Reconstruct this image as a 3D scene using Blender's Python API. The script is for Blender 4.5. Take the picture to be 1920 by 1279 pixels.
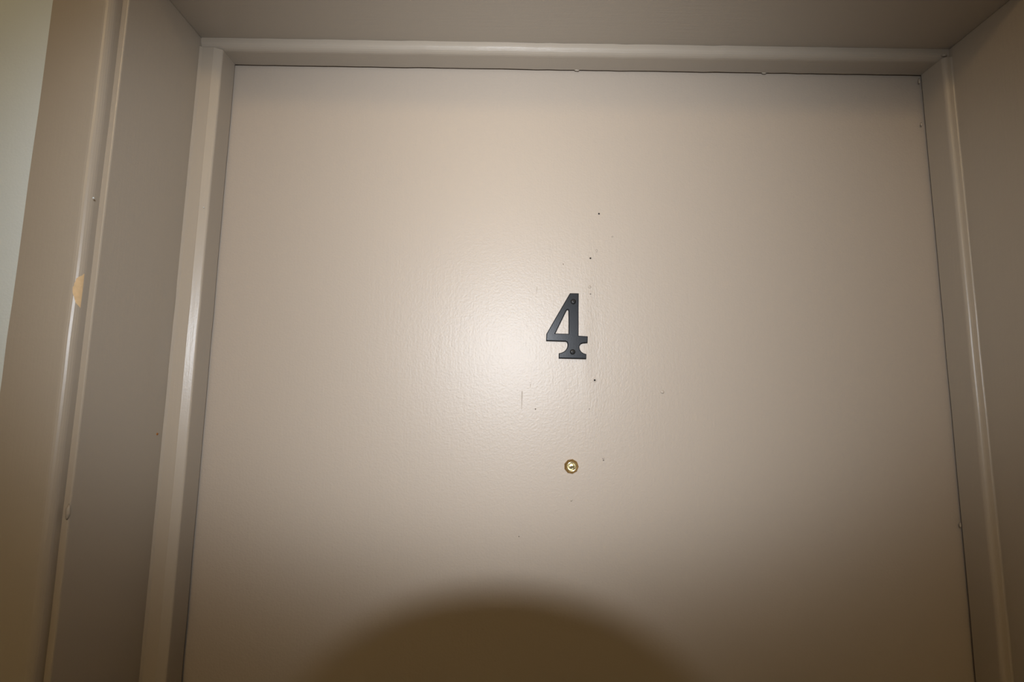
import bpy, bmesh, math, random
from mathutils import Vector, Matrix
random.seed(4)
S = bpy.context.scene
for o in list(bpy.data.objects): bpy.data.objects.remove(o)
COL = S.collection

# ------------------------------------------------------------------ camera
# world: x right along the door, y into the door, z up; x=0 left edge of the opening, door head at z = ZT
ZT = 2.03
OW = 0.84                       # clear opening between the door stops
F_PX = 971.0
CAM = Vector((0.3417, -0.5873, ZT - 0.4091))
PITCH, YAW, ROLL = 0.1245, 0.0025, 0.0138
fwd = Vector((math.sin(YAW)*math.cos(PITCH), math.cos(YAW)*math.cos(PITCH), math.sin(PITCH)))
r0 = Vector((math.cos(YAW), -math.sin(YAW), 0)); u0 = r0.cross(fwd)
rgt = math.cos(ROLL)*r0 + math.sin(ROLL)*u0
upv = -math.sin(ROLL)*r0 + math.cos(ROLL)*u0
CM = Matrix((rgt, upv, -fwd)).transposed().to_4x4(); CM.translation = CAM
cd = bpy.data.cameras.new('camera'); cd.sensor_width = 36; cd.lens = 36*F_PX/1920; cd.clip_start = 0.01
cam = bpy.data.objects.new('camera', cd); cam.matrix_world = CM; COL.objects.link(cam); S.camera = cam

def at(px, py, Y):
    """photo pixel -> point on the plane y = Y (door, stop or wall plane the mark sits on)"""
    d = fwd + rgt*((px-960)/F_PX) - upv*((py-639.5)/F_PX)
    return CAM + d*((Y-CAM.y)/d.y)

# ------------------------------------------------------------------ world, flash, exposure
w = bpy.data.worlds.new('world'); S.world = w; w.use_nodes = True
w.node_tree.nodes['Background'].inputs[0].default_value = (0.02, 0.018, 0.015, 1)
S.view_settings.view_transform = 'Standard'; S.view_settings.look = 'None'
S.view_settings.gamma = 1; S.view_settings.use_curve_mapping = False
S.view_settings.exposure = 0.0

FLASH = Vector((0.343, -0.712, ZT - 0.274))
FLASH_POWER = 29.5
ld = bpy.data.lights.new('camera_flash', 'POINT'); ld.energy = FLASH_POWER; ld.shadow_soft_size = 0.006
ld.color = (0.925, 0.975, 1.05)
ld.use_nodes = True
lt = ld.node_tree; ln = lt.nodes; ll = lt.links
em = ln['Emission']
def lmath(op, a, b=None):
    n = ln.new('ShaderNodeMath'); n.operation = op
    for i, v in enumerate((a, b)):
        if v is None: continue
        if isinstance(v, (int, float)): n.inputs[i].default_value = v
        else: ll.new(v, n.inputs[i])
    return n.outputs[0]
geo = ln.new('ShaderNodeNewGeometry')
def ldot(v):
    n = ln.new('ShaderNodeVectorMath'); n.operation = 'DOT_PRODUCT'
    ll.new(geo.outputs['Incoming'], n.inputs[0]); n.inputs[1].default_value = v
    return n.outputs['Value']
# the flash reflector's beam: brightest on its axis, with a wide soft-edged oval outline narrower than the lens sees
BEAM_H, BEAM_X, BEAM_Z, BEAM_UP = 0.74, 0.97, 0.475, 0.020
lf = ldot((0, 1, 0)); lfc = lmath('MAXIMUM', lf, 0.02)
tx = lmath('DIVIDE', lmath('ABSOLUTE', ldot((1, 0, 0))), lfc)
tz = lmath('SUBTRACT', lmath('DIVIDE', ldot((0, 0, 1)), lfc), BEAM_UP)
hh = lmath('EXPONENT', lmath('MULTIPLY', lmath('POWER', lmath('DIVIDE', tx, BEAM_H), 1.6), -1))
ex = lmath('DIVIDE', tx, BEAM_X); ez = lmath('DIVIDE', tz, BEAM_Z)
g2 = lmath('ADD', lmath('MULTIPLY', ex, ex), lmath('MULTIPLY', ez, ez))
vv = lmath('DIVIDE', 1.0, lmath('ADD', 1.0, lmath('POWER', g2, 4.0)))
prof = lmath('MULTIPLY', lmath('MULTIPLY', hh, vv), lmath('GREATER_THAN', lf, 0.02))
ll.new(prof, em.inputs['Strength'])
lo = bpy.data.objects.new('camera_flash', ld); lo.location = FLASH; COL.objects.link(lo)

# ------------------------------------------------------------------ helpers
def tag(o, label=None, cat=None, group=None, kind=None):
    for k, v in (('label', label), ('category', cat), ('group', group), ('kind', kind)):
        if v: o[k] = v
    return o
def link(name, me, mats, parent=None, smooth=False):
    if not isinstance(mats, (list, tuple)): mats = [mats]
    for m in mats: me.materials.append(m)
    if smooth:
        for p in me.polygons: p.use_smooth = True
    o = bpy.data.objects.new(name, me); COL.objects.link(o); o.parent = parent
    return o
def from_bm(name, bm, mats, parent=None, smooth=False):
    bmesh.ops.recalc_face_normals(bm, faces=bm.faces)
    me = bpy.data.meshes.new(name); bm.to_mesh(me); bm.free()
    return link(name, me, mats, parent, smooth)
def box_bm(a, b, bev=0, seg=2):
    bm = bmesh.new(); bmesh.ops.create_cube(bm, size=1)
    a, b = Vector(a), Vector(b)
    for v in bm.verts: v.co = Vector(((a.x+b.x)/2+v.co.x*(b.x-a.x), (a.y+b.y)/2+v.co.y*(b.y-a.y), (a.z+b.z)/2+v.co.z*(b.z-a.z)))
    if bev: bmesh.ops.bevel(bm, geom=list(bm.edges), offset=bev, segments=seg, affect='EDGES', profile=.5)
    return bm
def box(name, a, b, mat, parent=None, bev=0, seg=2): return from_bm(name, box_bm(a, b, bev, seg), mat, parent)
def extrude_profile(name, pts, to3d, t0, t1, mat, parent=None, n=1, wob=0.0, seed=0):
    """closed 2-d profile swept from t0 to t1 in n steps; wob = hand-painted waviness"""
    rr = random.Random(seed)
    bm = bmesh.new(); rings = []
    for i in range(n+1):
        t = t0+(t1-t0)*i/n
        dx = rr.gauss(0, wob) if 0 < i < n else 0; dy = rr.gauss(0, wob) if 0 < i < n else 0
        rings.append([bm.verts.new(to3d(p[0]+dx, p[1]+dy, t)) for p in pts])
    m = len(pts)
    for i in range(n):
        for j in range(m):
            bm.faces.new((rings[i][j], rings[i][(j+1) % m], rings[i+1][(j+1) % m], rings[i+1][j]))
    bm.faces.new(rings[0]); bm.faces.new(rings[-1])
    return from_bm(name, bm, mat, parent)
def arc(cx, cy, r, a0, a1, n):
    return [(cx+r*math.cos(math.radians(a0+(a1-a0)*i/n)), cy+r*math.sin(math.radians(a0+(a1-a0)*i/n))) for i in range(n+1)]
def lathe_bm(prof, M, n=48, cap=True):
    """prof = [(radius, height)] about local +z, then transformed by M"""
    bm = bmesh.new(); rings = []
    for r, h in prof:
        rings.append([bm.verts.new(M @ Vector((r*math.cos(2*math.pi*k/n), r*math.sin(2*math.pi*k/n), h))) for k in range(n)])
    for a, b in zip(rings, rings[1:]):
        for k in range(n): bm.faces.new((a[k], a[(k+1) % n], b[(k+1) % n], b[k]))
    if cap:
        bm.faces.new(rings[0]); bm.faces.new(rings[-1])
    return bm
def lathe(name, prof, M, mat, parent=None, n=48, cap=True, smooth=False):
    return from_bm(name, lathe_bm(prof, M, n, cap), mat, parent, smooth)
def tube(name, p, q, r, mat, parent=None, n=16, r2=None):
    p, q = Vector(p), Vector(q); d = q-p
    M = Matrix.Translation(p) @ d.to_track_quat('Z', 'Y').to_matrix().to_4x4()
    return lathe(name, [(r, 0), (r if r2 is None else r2, d.length)], M, mat, parent, n)

# ------------------------------------------------------------------ materials
def mat_base(name, col, rough=.5, metal=0.0, spec=.5):
    m = bpy.data.materials.new(name); m.use_nodes = True
    b = m.node_tree.nodes['Principled BSDF']
    b.inputs['Base Color'].default_value = (*col, 1); b.inputs['Roughness'].default_value = rough
    b.inputs['Metallic'].default_value = metal; b.inputs['Specular IOR Level'].default_value = spec
    return m, b
def N(m, t, **kw):
    n = m.node_tree.nodes.new(t)
    for k, v in kw.items():
        if k in n.inputs: n.inputs[k].default_value = v
        else: setattr(n, k, v)
    return n
def L(m, a, b): m.node_tree.links.new(a, b)
def painted(name, col, rough, spec=.5, peel=0.25, streak=0.2, var=0.02, axis='z', strip=False):
    """semi-gloss paint: orange-peel stipple plus long brush marks along one axis"""
    m, b = mat_base(name, col, rough, 0, spec)
    tc = N(m, 'ShaderNodeTexCoord'); ob = tc.outputs['Object']
    n1 = N(m, 'ShaderNodeTexNoise', Scale=430.0, Detail=3.0, Roughness=.55); L(m, ob, n1.inputs['Vector'])
    mp = N(m, 'ShaderNodeMapping'); L(m, ob, mp.inputs['Vector'])
    mp.inputs['Scale'].default_value = {'z': (420, 420, 26), 'x': (26, 420, 420)}[axis]
    n2 = N(m, 'ShaderNodeTexNoise', Scale=1.0, Detail=3.0, Roughness=.6); L(m, mp.outputs[0], n2.inputs['Vector'])
    n3 = N(m, 'ShaderNodeTexNoise', Scale=3.0, Detail=2.0); L(m, ob, n3.inputs['Vector'])
    h1 = N(m, 'ShaderNodeMath', operation='MULTIPLY'); L(m, n1.outputs['Fac'], h1.inputs[0]); h1.inputs[1].default_value = peel
    h2 = N(m, 'ShaderNodeMath', operation='MULTIPLY'); L(m, n2.outputs['Fac'], h2.inputs[0]); h2.inputs[1].default_value = streak
    hs = N(m, 'ShaderNodeMath', operation='ADD'); L(m, h1.outputs[0], hs.inputs[0]); L(m, h2.outputs[0], hs.inputs[1])
    out = hs.outputs[0]
    if strip:
        # ridge of old brushed-over paint where an earlier numeral was screwed on
        sx = N(m, 'ShaderNodeSeparateXYZ'); L(m, ob, sx.inputs[0])
        def band(o, c, wd):
            a = N(m, 'ShaderNodeMath', operation='SUBTRACT'); L(m, o, a.inputs[0]); a.inputs[1].default_value = c
            d = N(m, 'ShaderNodeMath', operation='DIVIDE'); L(m, a.outputs[0], d.inputs[0]); d.inputs[1].default_value = wd
            e = N(m, 'ShaderNodeMath', operation='POWER'); L(m, d.outputs[0], e.inputs[0]); e.inputs[1].default_value = 2
            f = N(m, 'ShaderNodeMath', operation='MULTIPLY'); L(m, e.outputs[0], f.inputs[0]); f.inputs[1].default_value = -1
            g = N(m, 'ShaderNodeMath', operation='EXPONENT'); L(m, f.outputs[0], g.inputs[0]); return g.outputs[0]
        bx = band(sx.outputs['X'], 0.434, 0.012); bz = band(sx.outputs['Z'], ZT-0.325, 0.085)
        bb = N(m, 'ShaderNodeMath', operation='MULTIPLY'); L(m, bx, bb.inputs[0]); L(m, bz, bb.inputs[1])
        n4 = N(m, 'ShaderNodeTexNoise', Scale=1.0, Detail=4.0, Roughness=.65)
        mp4 = N(m, 'ShaderNodeMapping'); L(m, ob, mp4.inputs['Vector']); mp4.inputs['Scale'].default_value = (520, 520, 120)
        L(m, mp4.outputs[0], n4.inputs['Vector'])
        t4 = N(m, 'ShaderNodeMath', operation='MULTIPLY'); L(m, bb.outputs[0], t4.inputs[0]); L(m, n4.outputs['Fac'], t4.inputs[1])
        s4 = N(m, 'ShaderNodeMath', operation='MULTIPLY'); L(m, t4.outputs[0], s4.inputs[0]); s4.inputs[1].default_value = 1.5
        ad = N(m, 'ShaderNodeMath', operation='ADD'); L(m, out, ad.inputs[0]); L(m, s4.outputs[0], ad.inputs[1]); out = ad.outputs[0]
    bp = N(m, 'ShaderNodeBump', Strength=1.0, Distance=0.0006); L(m, out, bp.inputs['Height']); L(m, bp.outputs[0], b.inputs['Normal'])
    mx = N(m, 'ShaderNodeMix', data_type='RGBA')
    mx.inputs[6].default_value = (*[c*(1-var) for c in col], 1); mx.inputs[7].default_value = (*[min(1, c*(1+var)) for c in col], 1)
    L(m, n3.outputs['Fac'], mx.inputs[0]); L(m, mx.outputs[2], b.inputs['Base Color'])
    return m
TAUPE = (0.382, 0.320, 0.258)
M_DOOR = painted('taupe_door_paint', TAUPE, 0.41, .40, peel=.40, streak=.16, strip=True)
TRIM = (0.374, 0.317, 0.251)
M_TRIM = painted('taupe_trim_paint', TRIM, 0.33, .36, peel=.12, streak=.20)
M_HEAD = painted('taupe_head_paint', TRIM, 0.33, .36, peel=.12, streak=.20, axis='x')
M_WALL = painted('off_white_wall_paint', (.66, .70, .685), 0.6, .3, peel=.3, streak=.0)
M_CEIL = painted('white_ceiling_paint', (.75, .74, .70), 0.8, .2, peel=.3, streak=.0)
def carpet():
    m, b = mat_base('brown_carpet', (.16, .12, .085), .95, 0, .1)
    n = N(m, 'ShaderNodeTexNoise', Scale=260.0, Detail=4.0); tc = N(m, 'ShaderNodeTexCoord'); L(m, tc.outputs['Object'], n.inputs['Vector'])
    r = N(m, 'ShaderNodeMix', data_type='RGBA'); r.inputs[6].default_value = (.10, .075, .05, 1); r.inputs[7].default_value = (.21, .16, .115, 1)
    L(m, n.outputs['Fac'], r.inputs[0]); L(m, r.outputs[2], b.inputs['Base Color'])
    bp = N(m, 'ShaderNodeBump', Strength=.8, Distance=.003); L(m, n.outputs['Fac'], bp.inputs['Height']); L(m, bp.outputs[0], b.inputs['Normal'])
    return m
M_CARPET = carpet()
def speckled(name, col, rough, metal=0, spec=.5, amt=.15, scale=600.0, bump=.0002):
    m, b = mat_base(name, col, rough, metal, spec)
    n = N(m, 'ShaderNodeTexNoise', Scale=scale, Detail=3.0); tc = N(m, 'ShaderNodeTexCoord'); L(m, tc.outputs['Object'], n.inputs['Vector'])
    r = N(m, 'ShaderNodeMix', data_type='RGBA'); r.inputs[6].default_value = (*[c*(1-amt) for c in col], 1); r.inputs[7].default_value = (*[min(1, c*(1+amt)) for c in col], 1)
    L(m, n.outputs['Fac'], r.inputs[0]); L(m, r.outputs[2], b.inputs['Base Color'])
    if bump:
        bp = N(m, 'ShaderNodeBump', Strength=.5, Distance=bump); L(m, n.outputs['Fac'], bp.inputs['Height']); L(m, bp.outputs[0], b.inputs['Normal'])
    return m
M_BLACK = speckled('black_satin_metal', (.008, .009, .011), .29, 0.0, .15, .15, 600.0, .00005)
M_SCREW = speckled('black_oxide_screw', (.022, .021, .020), .4, .4, .5)
M_BRASS = speckled('brass', (.50, .34, .14), .3, 1.0, .5, .12, 300.0)
M_PBRASS = speckled('pale_polished_brass', (.70, .63, .44), .22, 1.0, .5, .06, 300.0, 0)
M_DARK = speckled('dark_hole', (.012, .010, .008), .8, 0, .2)
M_WOOD = speckled('bare_pine', (.60, .42, .235), .7, 0, .2, .18, 220.0)
M_STAIN = speckled('brown_drip_stain', (.27, .215, .16), .5, 0, .4, .1)
M_RUST = speckled('rust_fleck', (.35, .13, .03), .7, 0, .3)
M_PLASTIC = speckled('black_camera_plastic', (.018, .018, .019), .5, 0, .4)
M_RUBBER = speckled('black_rubber', (.012, .012, .012), .85, 0, .2)
M_DIFF = speckled('frosted_flash_window', (.75, .75, .72), .4, 0, .5, .03)
def glass(name, col, rough=.0):
    m, b = mat_base(name, col, rough, 0, .5); b.inputs['Transmission Weight'].default_value = 1.0; b.inputs['IOR'].default_value = 1.5
    n = N(m, 'ShaderNodeTexNoise', Scale=900.0); bp = N(m, 'ShaderNodeBump', Strength=.02, Distance=.0001)
    L(m, n.outputs['Fac'], bp.inputs['Height']); L(m, bp.outputs[0], b.inputs['Normal'])
    return m
M_GLASS = glass('viewer_glass', (.95, .97, .95))

# ------------------------------------------------------------------ setting: hallway shell
J = 0.14            # hallway wall face at y = -J, door face at y = DY
DY = 0.004
BL, BR, BT = 0.0236, 0.0090, 0.0117     # jamb set back behind the stops, left / right / head
X0, X1, YB, ZC = -1.5, 2.35, -1.75, 2.62
LJ, RJ, HJ = -BL, OW+BR, ZT+BT          # jamb faces
JT = 0.02
def wall_with_opening():
    bm = bmesh.new()
    xs = [X0, LJ-JT, RJ+JT, X1]; zs = [0, HJ+JT, ZC]
    for y in (-J, 0.06):
        for i in range(3):
            for k in range(2):
                if i == 1 and k == 0: continue
                bm.faces.new([bm.verts.new((x, y, z)) for x, z in ((xs[i], zs[k]), (xs[i+1], zs[k]), (xs[i+1], zs[k+1]), (xs[i], zs[k+1]))])
    def q(*p): bm.faces.new([bm.verts.new(v) for v in p])
    q((xs[1], -J, 0), (xs[1], .06, 0), (xs[1], .06, zs[1]), (xs[1], -J, zs[1]))
    q((xs[2], -J, 0), (xs[2], .06, 0), (xs[2], .06, zs[1]), (xs[2], -J, zs[1]))
    q((xs[1], -J, zs[1]), (xs[1], .06, zs[1]), (xs[2], .06, zs[1]), (xs[2], -J, zs[1]))
    q((X0, -J, 0), (X0, .06, 0), (X0, .06, ZC), (X0, -J, ZC)); q((X1, -J, 0), (X1, .06, 0), (X1, .06, ZC), (X1, -J, ZC))
    q((X0, -J, ZC), (X0, .06, ZC), (X1, .06, ZC), (X1, -J, ZC))
    bmesh.ops.remove_doubles(bm, verts=bm.verts, dist=1e-5)
    return from_bm('wall_front', bm, M_WALL)
tag(wall_with_opening(), 'off-white painted wall beside the taupe door casing', 'wall', kind='structure')
tag(box('wall_back', (X0, YB-.1, 0), (X1, YB, ZC), M_WALL), 'off-white hallway wall opposite the door', 'wall', kind='structure')
tag(box('wall_left', (X0-.1, YB, 0), (X0, -J, ZC), M_WALL), 'off-white end wall of the hallway past the casing chip', 'wall', kind='structure')
tag(box('wall_right', (X1, YB, 0), (X1+.1, -J, ZC), M_WALL), 'off-white end wall of the hallway past the plain jamb', 'wall', kind='structure')
tag(box('floor', (X0-.1, YB-.1, -.1), (X1+.1, .06, 0), M_CARPET), 'brown carpeted hallway floor below the door', 'floor', kind='structure')
tag(box('ceiling', (X0-.1, YB-.1, ZC), (X1+.1, .06, ZC+.1), M_CEIL), 'white hallway ceiling above the door', 'ceiling', kind='structure')

# ------------------------------------------------------------------ door frame
fr = bpy.data.objects.new('trim_1', None); fr.location = (OW/2, -J/2, 0); COL.objects.link(fr)
tag(fr, 'taupe painted wooden frame of jambs, stops and casing around the door', 'door frame', kind='structure')
def fpart(o):
    o.parent = fr; o.matrix_parent_inverse = Matrix.Translation(-fr.location); return o
fpart(box('jamb', (LJ-JT, -J, 0), (LJ, .05, HJ), M_TRIM, bev=.0012))
fpart(box('jamb', (RJ, -J, 0), (RJ+JT, .05, HJ), M_TRIM, bev=.0012))
fpart(box('head_jamb', (LJ-JT, -J, HJ), (RJ+JT, .05, HJ+JT), M_HEAD, bev=.0012))
A = 0.0304
# left stop: flat front, broad chamfer towards the opening, thin caulk fillet in the jamb corner
SL = [(LJ, 0), (LJ, -A-.0022), (LJ+.0010, -A-.0012), (LJ+.0022, -A), (-.0094, -A), (-.0085, -A-.0001)] + \
     [(-.0012, -.0268), (-.0003, -.0260), (0, -.0247), (0, 0)]
stopL = fpart(extrude_profile('door_stop', SL, lambda x, y, z: (x, y, z), 0, ZT, M_TRIM, n=60, wob=.00012, seed=1))
SR = [(RJ, 0), (OW, 0), (OW, -.0285)] + [(OW+.0045-.0045*math.cos(math.radians(t)), -.0285-.0045*math.sin(math.radians(t))) for t in (15, 30, 45, 60, 75, 90)] + \
     [(RJ-.0012, -.033), (RJ-.0004, -.0336), (RJ, -.0345)]
stopR = fpart(extrude_profile('door_stop', SR, lambda x, y, z: (x, y, z), 0, ZT, M_TRIM, n=60, wob=.00012, seed=2))
SH = [(0, ZT), (-.0225, ZT)] + [(-.0225-.0085*math.sin(math.radians(t)), ZT+.0085-.0085*math.cos(math.radians(t))) for t in (15, 30, 45, 60, 75, 90)] + [(-.031, HJ), (0, HJ)]
stopH = fpart(extrude_profile('door_stop', SH, lambda y, z, x: (x, y, z), LJ, RJ, M_HEAD, n=60, wob=.00012, seed=3))
# casing: flat board with an eased inner edge, set back from the jamb edge
RV, CT, CW = 0.0055, 0.0125, 0.0548
def casing_prof(e0, s):
    """e0 inner edge, s = direction away from the opening"""
    r = .0068
    p = [(e0, -J)] + [(e0+s*(r-r*math.cos(math.radians(t))), -J-CT+r-r*math.sin(math.radians(t))) for t in (0, 15, 30, 45, 60, 75, 90)]
    return p + [(e0+s*(CW-.0012), -J-CT), (e0+s*CW, -J-CT+.0012), (e0+s*CW, -J)]
casL = fpart(extrude_profile('casing', casing_prof(LJ-RV, -1), lambda x, y, z: (x, y, z), 0, HJ+RV, M_TRIM, n=60, wob=.0001, seed=5))
casR = fpart(extrude_profile('casing', casing_prof(RJ+RV, 1), lambda x, y, z: (x, y, z), 0, HJ+RV, M_TRIM, n=60, wob=.0001, seed=6))
casH = fpart(extrude_profile('head_casing', [(b, a) for a, b in casing_prof(HJ+RV, 1)], lambda y, z, x: (x, y, z), LJ-RV-CW, RJ+RV+CW, M_HEAD, n=60, wob=.0001, seed=7))

def sub(o, parent):
    """make o (built in world coordinates) a child of parent"""
    bpy.context.view_layer.update()
    o.parent = parent; o.matrix_parent_inverse = parent.matrix_world.inverted(); return o
def blob(name, p, rx, ry, rz, mat, parent, seed=0, sub_=2):
    rr = random.Random(seed); bm = bmesh.new(); bmesh.ops.create_icosphere(bm, subdivisions=sub_, radius=1)
    for v in bm.verts:
        k = 1+rr.uniform(-.18, .18); v.co = Vector((p[0]+v.co.x*rx*k, p[1]+v.co.y*ry*k, p[2]+v.co.z*rz*k))
    return sub(from_bm(name, bm, mat, None, True), parent)
# chip of bare wood on the casing's eased edge
def chip():
    e0 = LJ-RV; r = .0068; cy = -J-CT+r; cx = e0-r
    zc = at(155, 543, -J-CT).z; h = .0150
    bm = bmesh.new(); rows = []
    rr = random.Random(11); n = 16
    for i in range(n+1):
        t = -1+2*i/n; z = zc+t*h
        lo_, hi_ = 10, 10+56*max(0.02, (1-abs(t)**3.2))*(1.0 if t > -.3 else .85)
        hi_ += rr.uniform(-4, 4)
        row = []
        for k in range(7):
            a = math.radians(lo_+(hi_-lo_)*k/6); R = r+.00022
            row.append(bm.verts.new((cx+R*math.cos(a), cy-R*math.sin(a), z)))
        rows.append(row)
    for a, b in zip(rows, rows[1:]):
        for k in range(6): bm.faces.new((a[k], a[k+1], b[k+1], b[k]))
    o = sub(from_bm('paint_chip', bm, M_WOOD, None, True), casL)
    o['label'] = 'bare pale wood where the paint is chipped off'
chip()
for i, (px, py) in enumerate(((1727, 233), (1723, 152), (1776, 672), (1797, 893), (1800, 985))):
    p = at(px, py, 0.0); blob('paint_drip', (p.x+.0006, .0004, p.z), .0009, .0012, .0026+.001*(i % 2), M_TRIM, stopR, 20+i)
p = at(1771, 104, -.031); blob('paint_drip', (p.x, p.y, p.z), .003, .002, .0015, M_TRIM, stopR, 31)
for i, px in enumerate((1082, 1433)):
    p = at(px, 125+.012*(px-1000), 0.0); blob('paint_drip', (p.x, .0008, ZT), .0030, .0010, .0010, M_HEAD, stopH, 40+i)
p = at(175, 371, -J-CT); blob('paint_fleck', (p.x, p.y, p.z), .0008, .0006, .0008, M_WALL, casL, 50)
p = at(382, 389, -.03); blob('paint_fleck', (p.x, p.y, p.z), .0006, .0006, .0006, M_WALL, stopL, 51)
# rust fleck on the left jamb (plane x = LJ)
d = fwd + rgt*((295-960)/F_PX) - upv*((814-639.5)/F_PX); p = CAM + d*((LJ-CAM.x)/d.x)
blob('rust_fleck', (LJ, p.y, p.z), .0004, .0016, .0013, M_RUST, stopL, 52)
p = at(131, 962, -J-.003); blob('paint_drip', (LJ-.0012, -J-.0004, p.z), .002, .0016, .006, M_TRIM, casL, 53)

# ------------------------------------------------------------------ door
door = box('door_1', (LJ+.003, DY, .008), (RJ-.003, DY+.044, HJ-.003), M_DOOR, bev=.0015)
tag(door, 'flat taupe painted apartment door with black numeral and brass viewer', 'door', kind='structure')
# nail holes: paint rim round a dark pit
def nail_hole(px, py, r, rim=1.5, dark=True):
    c = at(px, py, DY); M = Matrix.Translation(c) @ Matrix.Rotation(math.pi/2, 4, 'X')
    bm = lathe_bm([(r*rim*1.25, -.0001), (r*rim, .00022), (r*1.05, .00026), (r*.9, .00012), (r*.5, .00006), (r*.12, .00005)], M, 14)
    for f in bm.faces:
        f.material_index = 1 if dark and (f.calc_center_median()-c).length < r*.98 and len(f.verts) < 14 else 0
        if dark and len(f.verts) == 14 and f.calc_area() < 3.2*r*r*.5: f.material_index = 1
    return from_bm('nail_hole', bm, [M_DOOR, M_DARK], door)
for a in ((1123, 401, .0010), (1107, 484.5, .0010), (1056, 495.5, .0005), (1107, 551.5, .0006), (1004, 767, .0006), (973, 1006, .0005), (1131.5, 863, .0006), (1105, 767, .0004)):
    nail_hole(*a)
nail_hole(1115, 713, .0011, 2.0)
for i, (px, py, a, b) in enumerate(((1105.5, 538, .0020, .0016), (1242, 735, .0022, .0020), (1071, 938, .0012, .0014), (1148, 444, .0012, .0010), (1131, 859, .0013, .0010), (1119, 470, .001, .002))):
    p = at(px, py, DY); blob('paint_nib', (p.x, DY, p.z), a, .0006, b, M_DOOR, door, 60+i)
def streak(px, y0, y1, wpx):
    a, b = at(px, y0, DY), at(px-1, y1, DY); n = 10; wd = wpx*.0006/2
    bm = bmesh.new(); lft, rgt_ = [], []
    for i in range(n+1):
        t = i/n; c = a.lerp(b, t); ww = wd*(1-.75*t)*(.4 if i == 0 else 1)
        lft.append(bm.verts.new((c.x-ww, DY-.00012, c.z))); rgt_.append(bm.verts.new((c.x+ww, DY-.00012, c.z)))
    for i in range(n): bm.faces.new((lft[i], rgt_[i], rgt_[i+1], lft[i+1]))
    from_bm('drip_stain', bm, M_STAIN, door)
streak(1007, 538, 552, 1.6); streak(979, 733, 768, 3.0); streak(995, 720, 727, 2)

# peephole: brass viewer screwed into the door
pc = at(1071.5, 875, DY-.002); pc.y = DY
PM = Matrix.Translation(pc) @ Matrix.Rotation(math.pi/2, 4, 'X')
peep = lathe('peephole', [(.0080, 0), (.0082, .0007), (.0078, .0016), (.0058, .0038), (.0054, .0038), (.0052, .0030), (.0052, .0010)], PM, M_BRASS, door, 9, True)
peep['label'] = 'round brass door viewer'
bez = lathe('bezel', [(.0053, .0012), (.0053, .0036), (.0048, .0038), (.0042, .0032), (.0030, .0018), (.0020, .0013), (.0020, .0006), (.0053, .0006)], PM, M_PBRASS, peep, 48, False, True)
lathe('bore', [(.0021, .0004), (.0021, .0008), (.0001, .0008)], PM, M_DARK, peep, 32)
lathe('lens', [(.0020, .0012), (.0018, .0015), (.0013, .0018), (.0007, .0020), (.0001, .00205)], PM, M_GLASS, peep, 32, True, True)

# ------------------------------------------------------------------ house number 4
num = bpy.data.objects.new('house_number', None); nb = at(1073, 672, DY-.002); num.location = (nb.x, DY, nb.z); COL.objects.link(num)
tag(num, 'black metal numeral 4 screwed to the taupe door above the peephole', 'house number')
zs = 180/1279.0
def zp(x, y):
    p = at(980+x*zs, 520+y*zs, DY-.0035); return (p.x-nb.x, p.z-nb.z)
outer = [(630, 211), (748, 213), (746, 400), (746, 600), (746, 778), (868, 786), (866, 872), (800, 878), (775, 888), (760, 910), (757, 935), (764, 965), (782, 992), (812, 1012), (850, 1023),
         (849, 1087), (664, 1083), (481, 1078), (483, 1012), (520, 1003), (553, 987), (578, 963), (593, 935), (599, 905), (597, 880), (588, 862), (572, 854), (440, 850), (313, 846), (316, 754), (470, 485)]
hole = [(585, 441), (592, 434), (601, 432), (608, 436), (611, 446), (613, 600), (612, 752), (435, 748), (510, 595)]
cu = bpy.data.curves.new('numeral', 'CURVE'); cu.dimensions = '2D'; cu.fill_mode = 'BOTH'; cu.extrude = .0010; cu.bevel_depth = .0009; cu.bevel_resolution = 2; cu.offset = -.0009
for poly in (outer, hole):
    sp = cu.splines.new('POLY'); sp.points.add(len(poly)-1); sp.use_cyclic_u = True
    for pt, (x, y) in zip(sp.points, poly):
        a, b = zp(x, y); pt.co = (a, b, 0, 1)
tmp = bpy.data.objects.new('tmp', cu); COL.objects.link(tmp); bpy.context.view_layer.update()
me = bpy.data.meshes.new_from_object(tmp.evaluated_get(bpy.context.evaluated_depsgraph_get())); bpy.data.objects.remove(tmp)
me.materials.clear()
# curve plane (x, y) -> (x, z), raised off the door
me.transform(Matrix.Translation((0, -.0020, 0)) @ Matrix.Rotation(math.pi/2, 4, 'X'))
link('numeral', me, M_BLACK, num)
for (x, y) in ((674, 325), (665, 995)):
    a, b = zp(x, y); SM = Matrix.Translation((a, -.0036, b)) @ Matrix.Rotation(math.pi/2, 4, 'X')
    sc = lathe('screw', [(.0032, -.0003), (.0031, .0004), (.0026, .0010), (.0017, .0014), (.0002, .0016)], SM, M_SCREW, num, 32, True, True)
    bm = bmesh.new()
    for ang in (35, 125):
        b2 = box_bm((-.0016, -.00028, .0009), (.0016, .00028, .00168)); b2.transform(SM @ Matrix.Rotation(math.radians(ang), 4, 'Z'))
        t_ = bpy.data.meshes.new('t'); b2.to_mesh(t_); b2.free(); bm.from_mesh(t_)
    from_bm('cross_slot', bm, M_DARK, sc)

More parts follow.
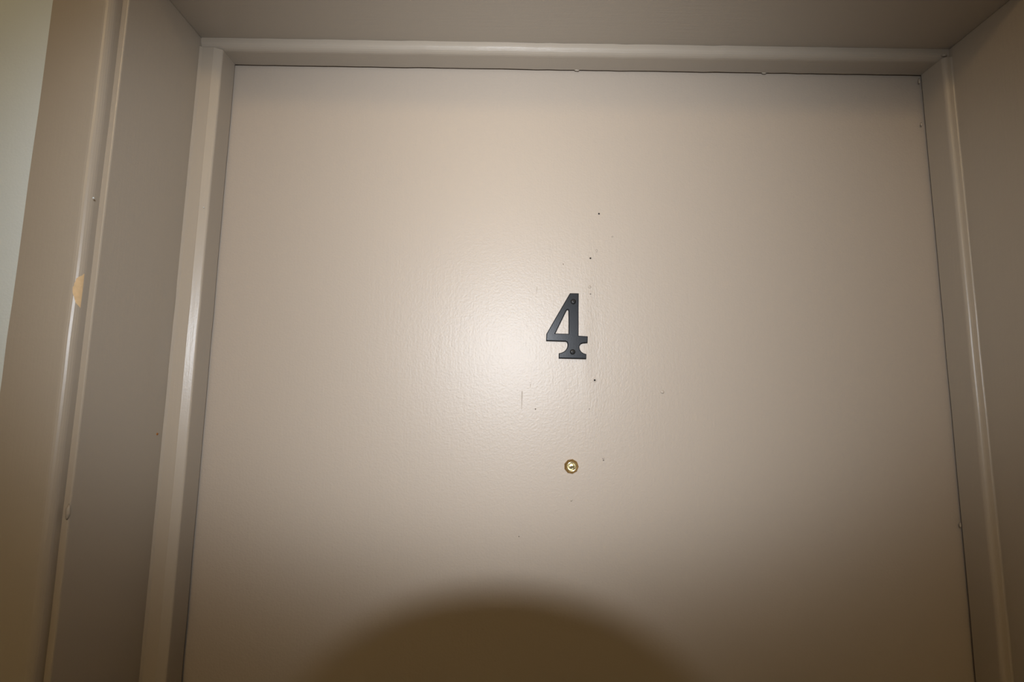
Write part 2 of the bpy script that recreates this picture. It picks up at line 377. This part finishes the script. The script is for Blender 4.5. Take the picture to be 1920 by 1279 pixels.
# ------------------------------------------------------------------ hallway ceiling lamp (warm), out of frame
lamp = bpy.data.objects.new('ceiling_light', None); lamp.location = (0.22, -1.46, ZC); COL.objects.link(lamp)
tag(lamp, 'round frosted dome light on the hallway ceiling', 'ceiling light')
LM = Matrix.Rotation(math.pi, 4, 'X')
lathe('base', [(.23, 0), (.23, .02), (.22, .025)], LM, M_BRASS, lamp, 48)
m_dome = bpy.data.materials.new('lit_frosted_dome'); m_dome.use_nodes = True
b = m_dome.node_tree.nodes['Principled BSDF']; b.inputs['Base Color'].default_value = (.8, .75, .65, 1)
b.inputs['Emission Color'].default_value = (1, .70, .36, 1)
LAMP = 12.0
b.inputs['Emission Strength'].default_value = LAMP
lathe('dome', [(.22, .022), (.217, .05), (.19, .09), (.135, .122), (.065, .138), (.002, .141)], LM, m_dome, lamp, 48, True, True)

# ------------------------------------------------------------------ the photographer's camera on its tripod (its hood throws the arched shadow at the foot of the picture)
ct = bpy.data.objects.new('camera_on_tripod', None); ct.location = (CAM.x, CAM.y-.10, 0); COL.objects.link(ct)
tag(ct, 'black camera with wide lens hood and raised flash on a tripod facing the door', 'camera')
AX = CM @ Matrix.Rotation(math.pi, 4, 'Y')      # local +z forward along the lens axis, +y up
def cpart(o): return sub(o, ct)
def cbox(name, a, b, mat, bev):
    bm = box_bm(a, b, bev, 3); bm.transform(AX); return cpart(from_bm(name, bm, mat))
HOOD_R, HOOD_F = 0.060, 0.036
cpart(lathe('lens_barrel', [(.036, -.112), (.042, -.105), (.042, -.02), (.044, -.016), (.044, .002), (.036, .002), (.033, -.008), (.033, -.02), (.002, -.02)], AX, M_PLASTIC, None, 48))
cpart(lathe('focus_ring', [(.0421, -.092), (.0435, -.090), (.0435, -.058), (.0421, -.056)], AX, M_RUBBER, None, 48, False))
cpart(lathe('front_element', [(.0325, -.0195), (.028, -.014), (.018, -.0095), (.008, -.0078), (.001, -.0075)], AX, M_GLASS, None, 48, True, True))
cpart(lathe('lens_hood', [(.0445, -.016), (.047, -.010), (HOOD_R, HOOD_F), (HOOD_R-.002, HOOD_F), (.0455, -.008), (.0445, -.012)], AX, M_PLASTIC, None, 64, False))
cbox('body', (-.066, -.050, -.175), (.066, .046, -.110), M_PLASTIC, .010)
cbox('grip', (-.082, -.048, -.170), (-.052, .036, -.092), M_RUBBER, .012)
cbox('prism_housing', (-.030, .040, -.172), (.030, .074, -.108), M_PLASTIC, .009)
fl = AX.inverted() @ FLASH
cbox('flash_stem', (fl.x-.020, .070, fl.z-.062), (fl.x+.020, fl.y-.012, fl.z-.022), M_PLASTIC, .006)
cbox('flash_head', (fl.x-.034, fl.y-.020, fl.z-.068), (fl.x+.034, fl.y+.020, fl.z-.014), M_PLASTIC, .006)
cbox('flash_window', (fl.x-.028, fl.y-.014, fl.z-.015), (fl.x+.028, fl.y+.014, fl.z-.0115), M_DIFF, .001)
hub = AX @ Vector((0, -.052, -.140))
cpart(tube('tripod_head', hub+Vector((0, 0, -.045)), hub+Vector((0, 0, .004)), .024, M_PLASTIC, None, 24, .030))
cpart(tube('centre_column', (hub.x, hub.y, .75), hub+Vector((0, 0, -.04)), .013, M_PLASTIC))
cpart(tube('leg_collar', (hub.x, hub.y, 1.28), (hub.x, hub.y, 1.36), .032, M_PLASTIC))
for k in range(3):
    a = math.radians(-90+120*k); e = Vector((math.cos(a), math.sin(a), 0))
    top = Vector((hub.x, hub.y, 1.32))+e*.03; foot = Vector((hub.x, hub.y, .012))+e*.42
    leg = cpart(tube('tripod_leg', foot, top, .010, M_PLASTIC, None, 14, .014))
    sub(tube('rubber_foot', foot-Vector((0, 0, .012)), foot+Vector((0, 0, .02)), .014, M_RUBBER), leg)
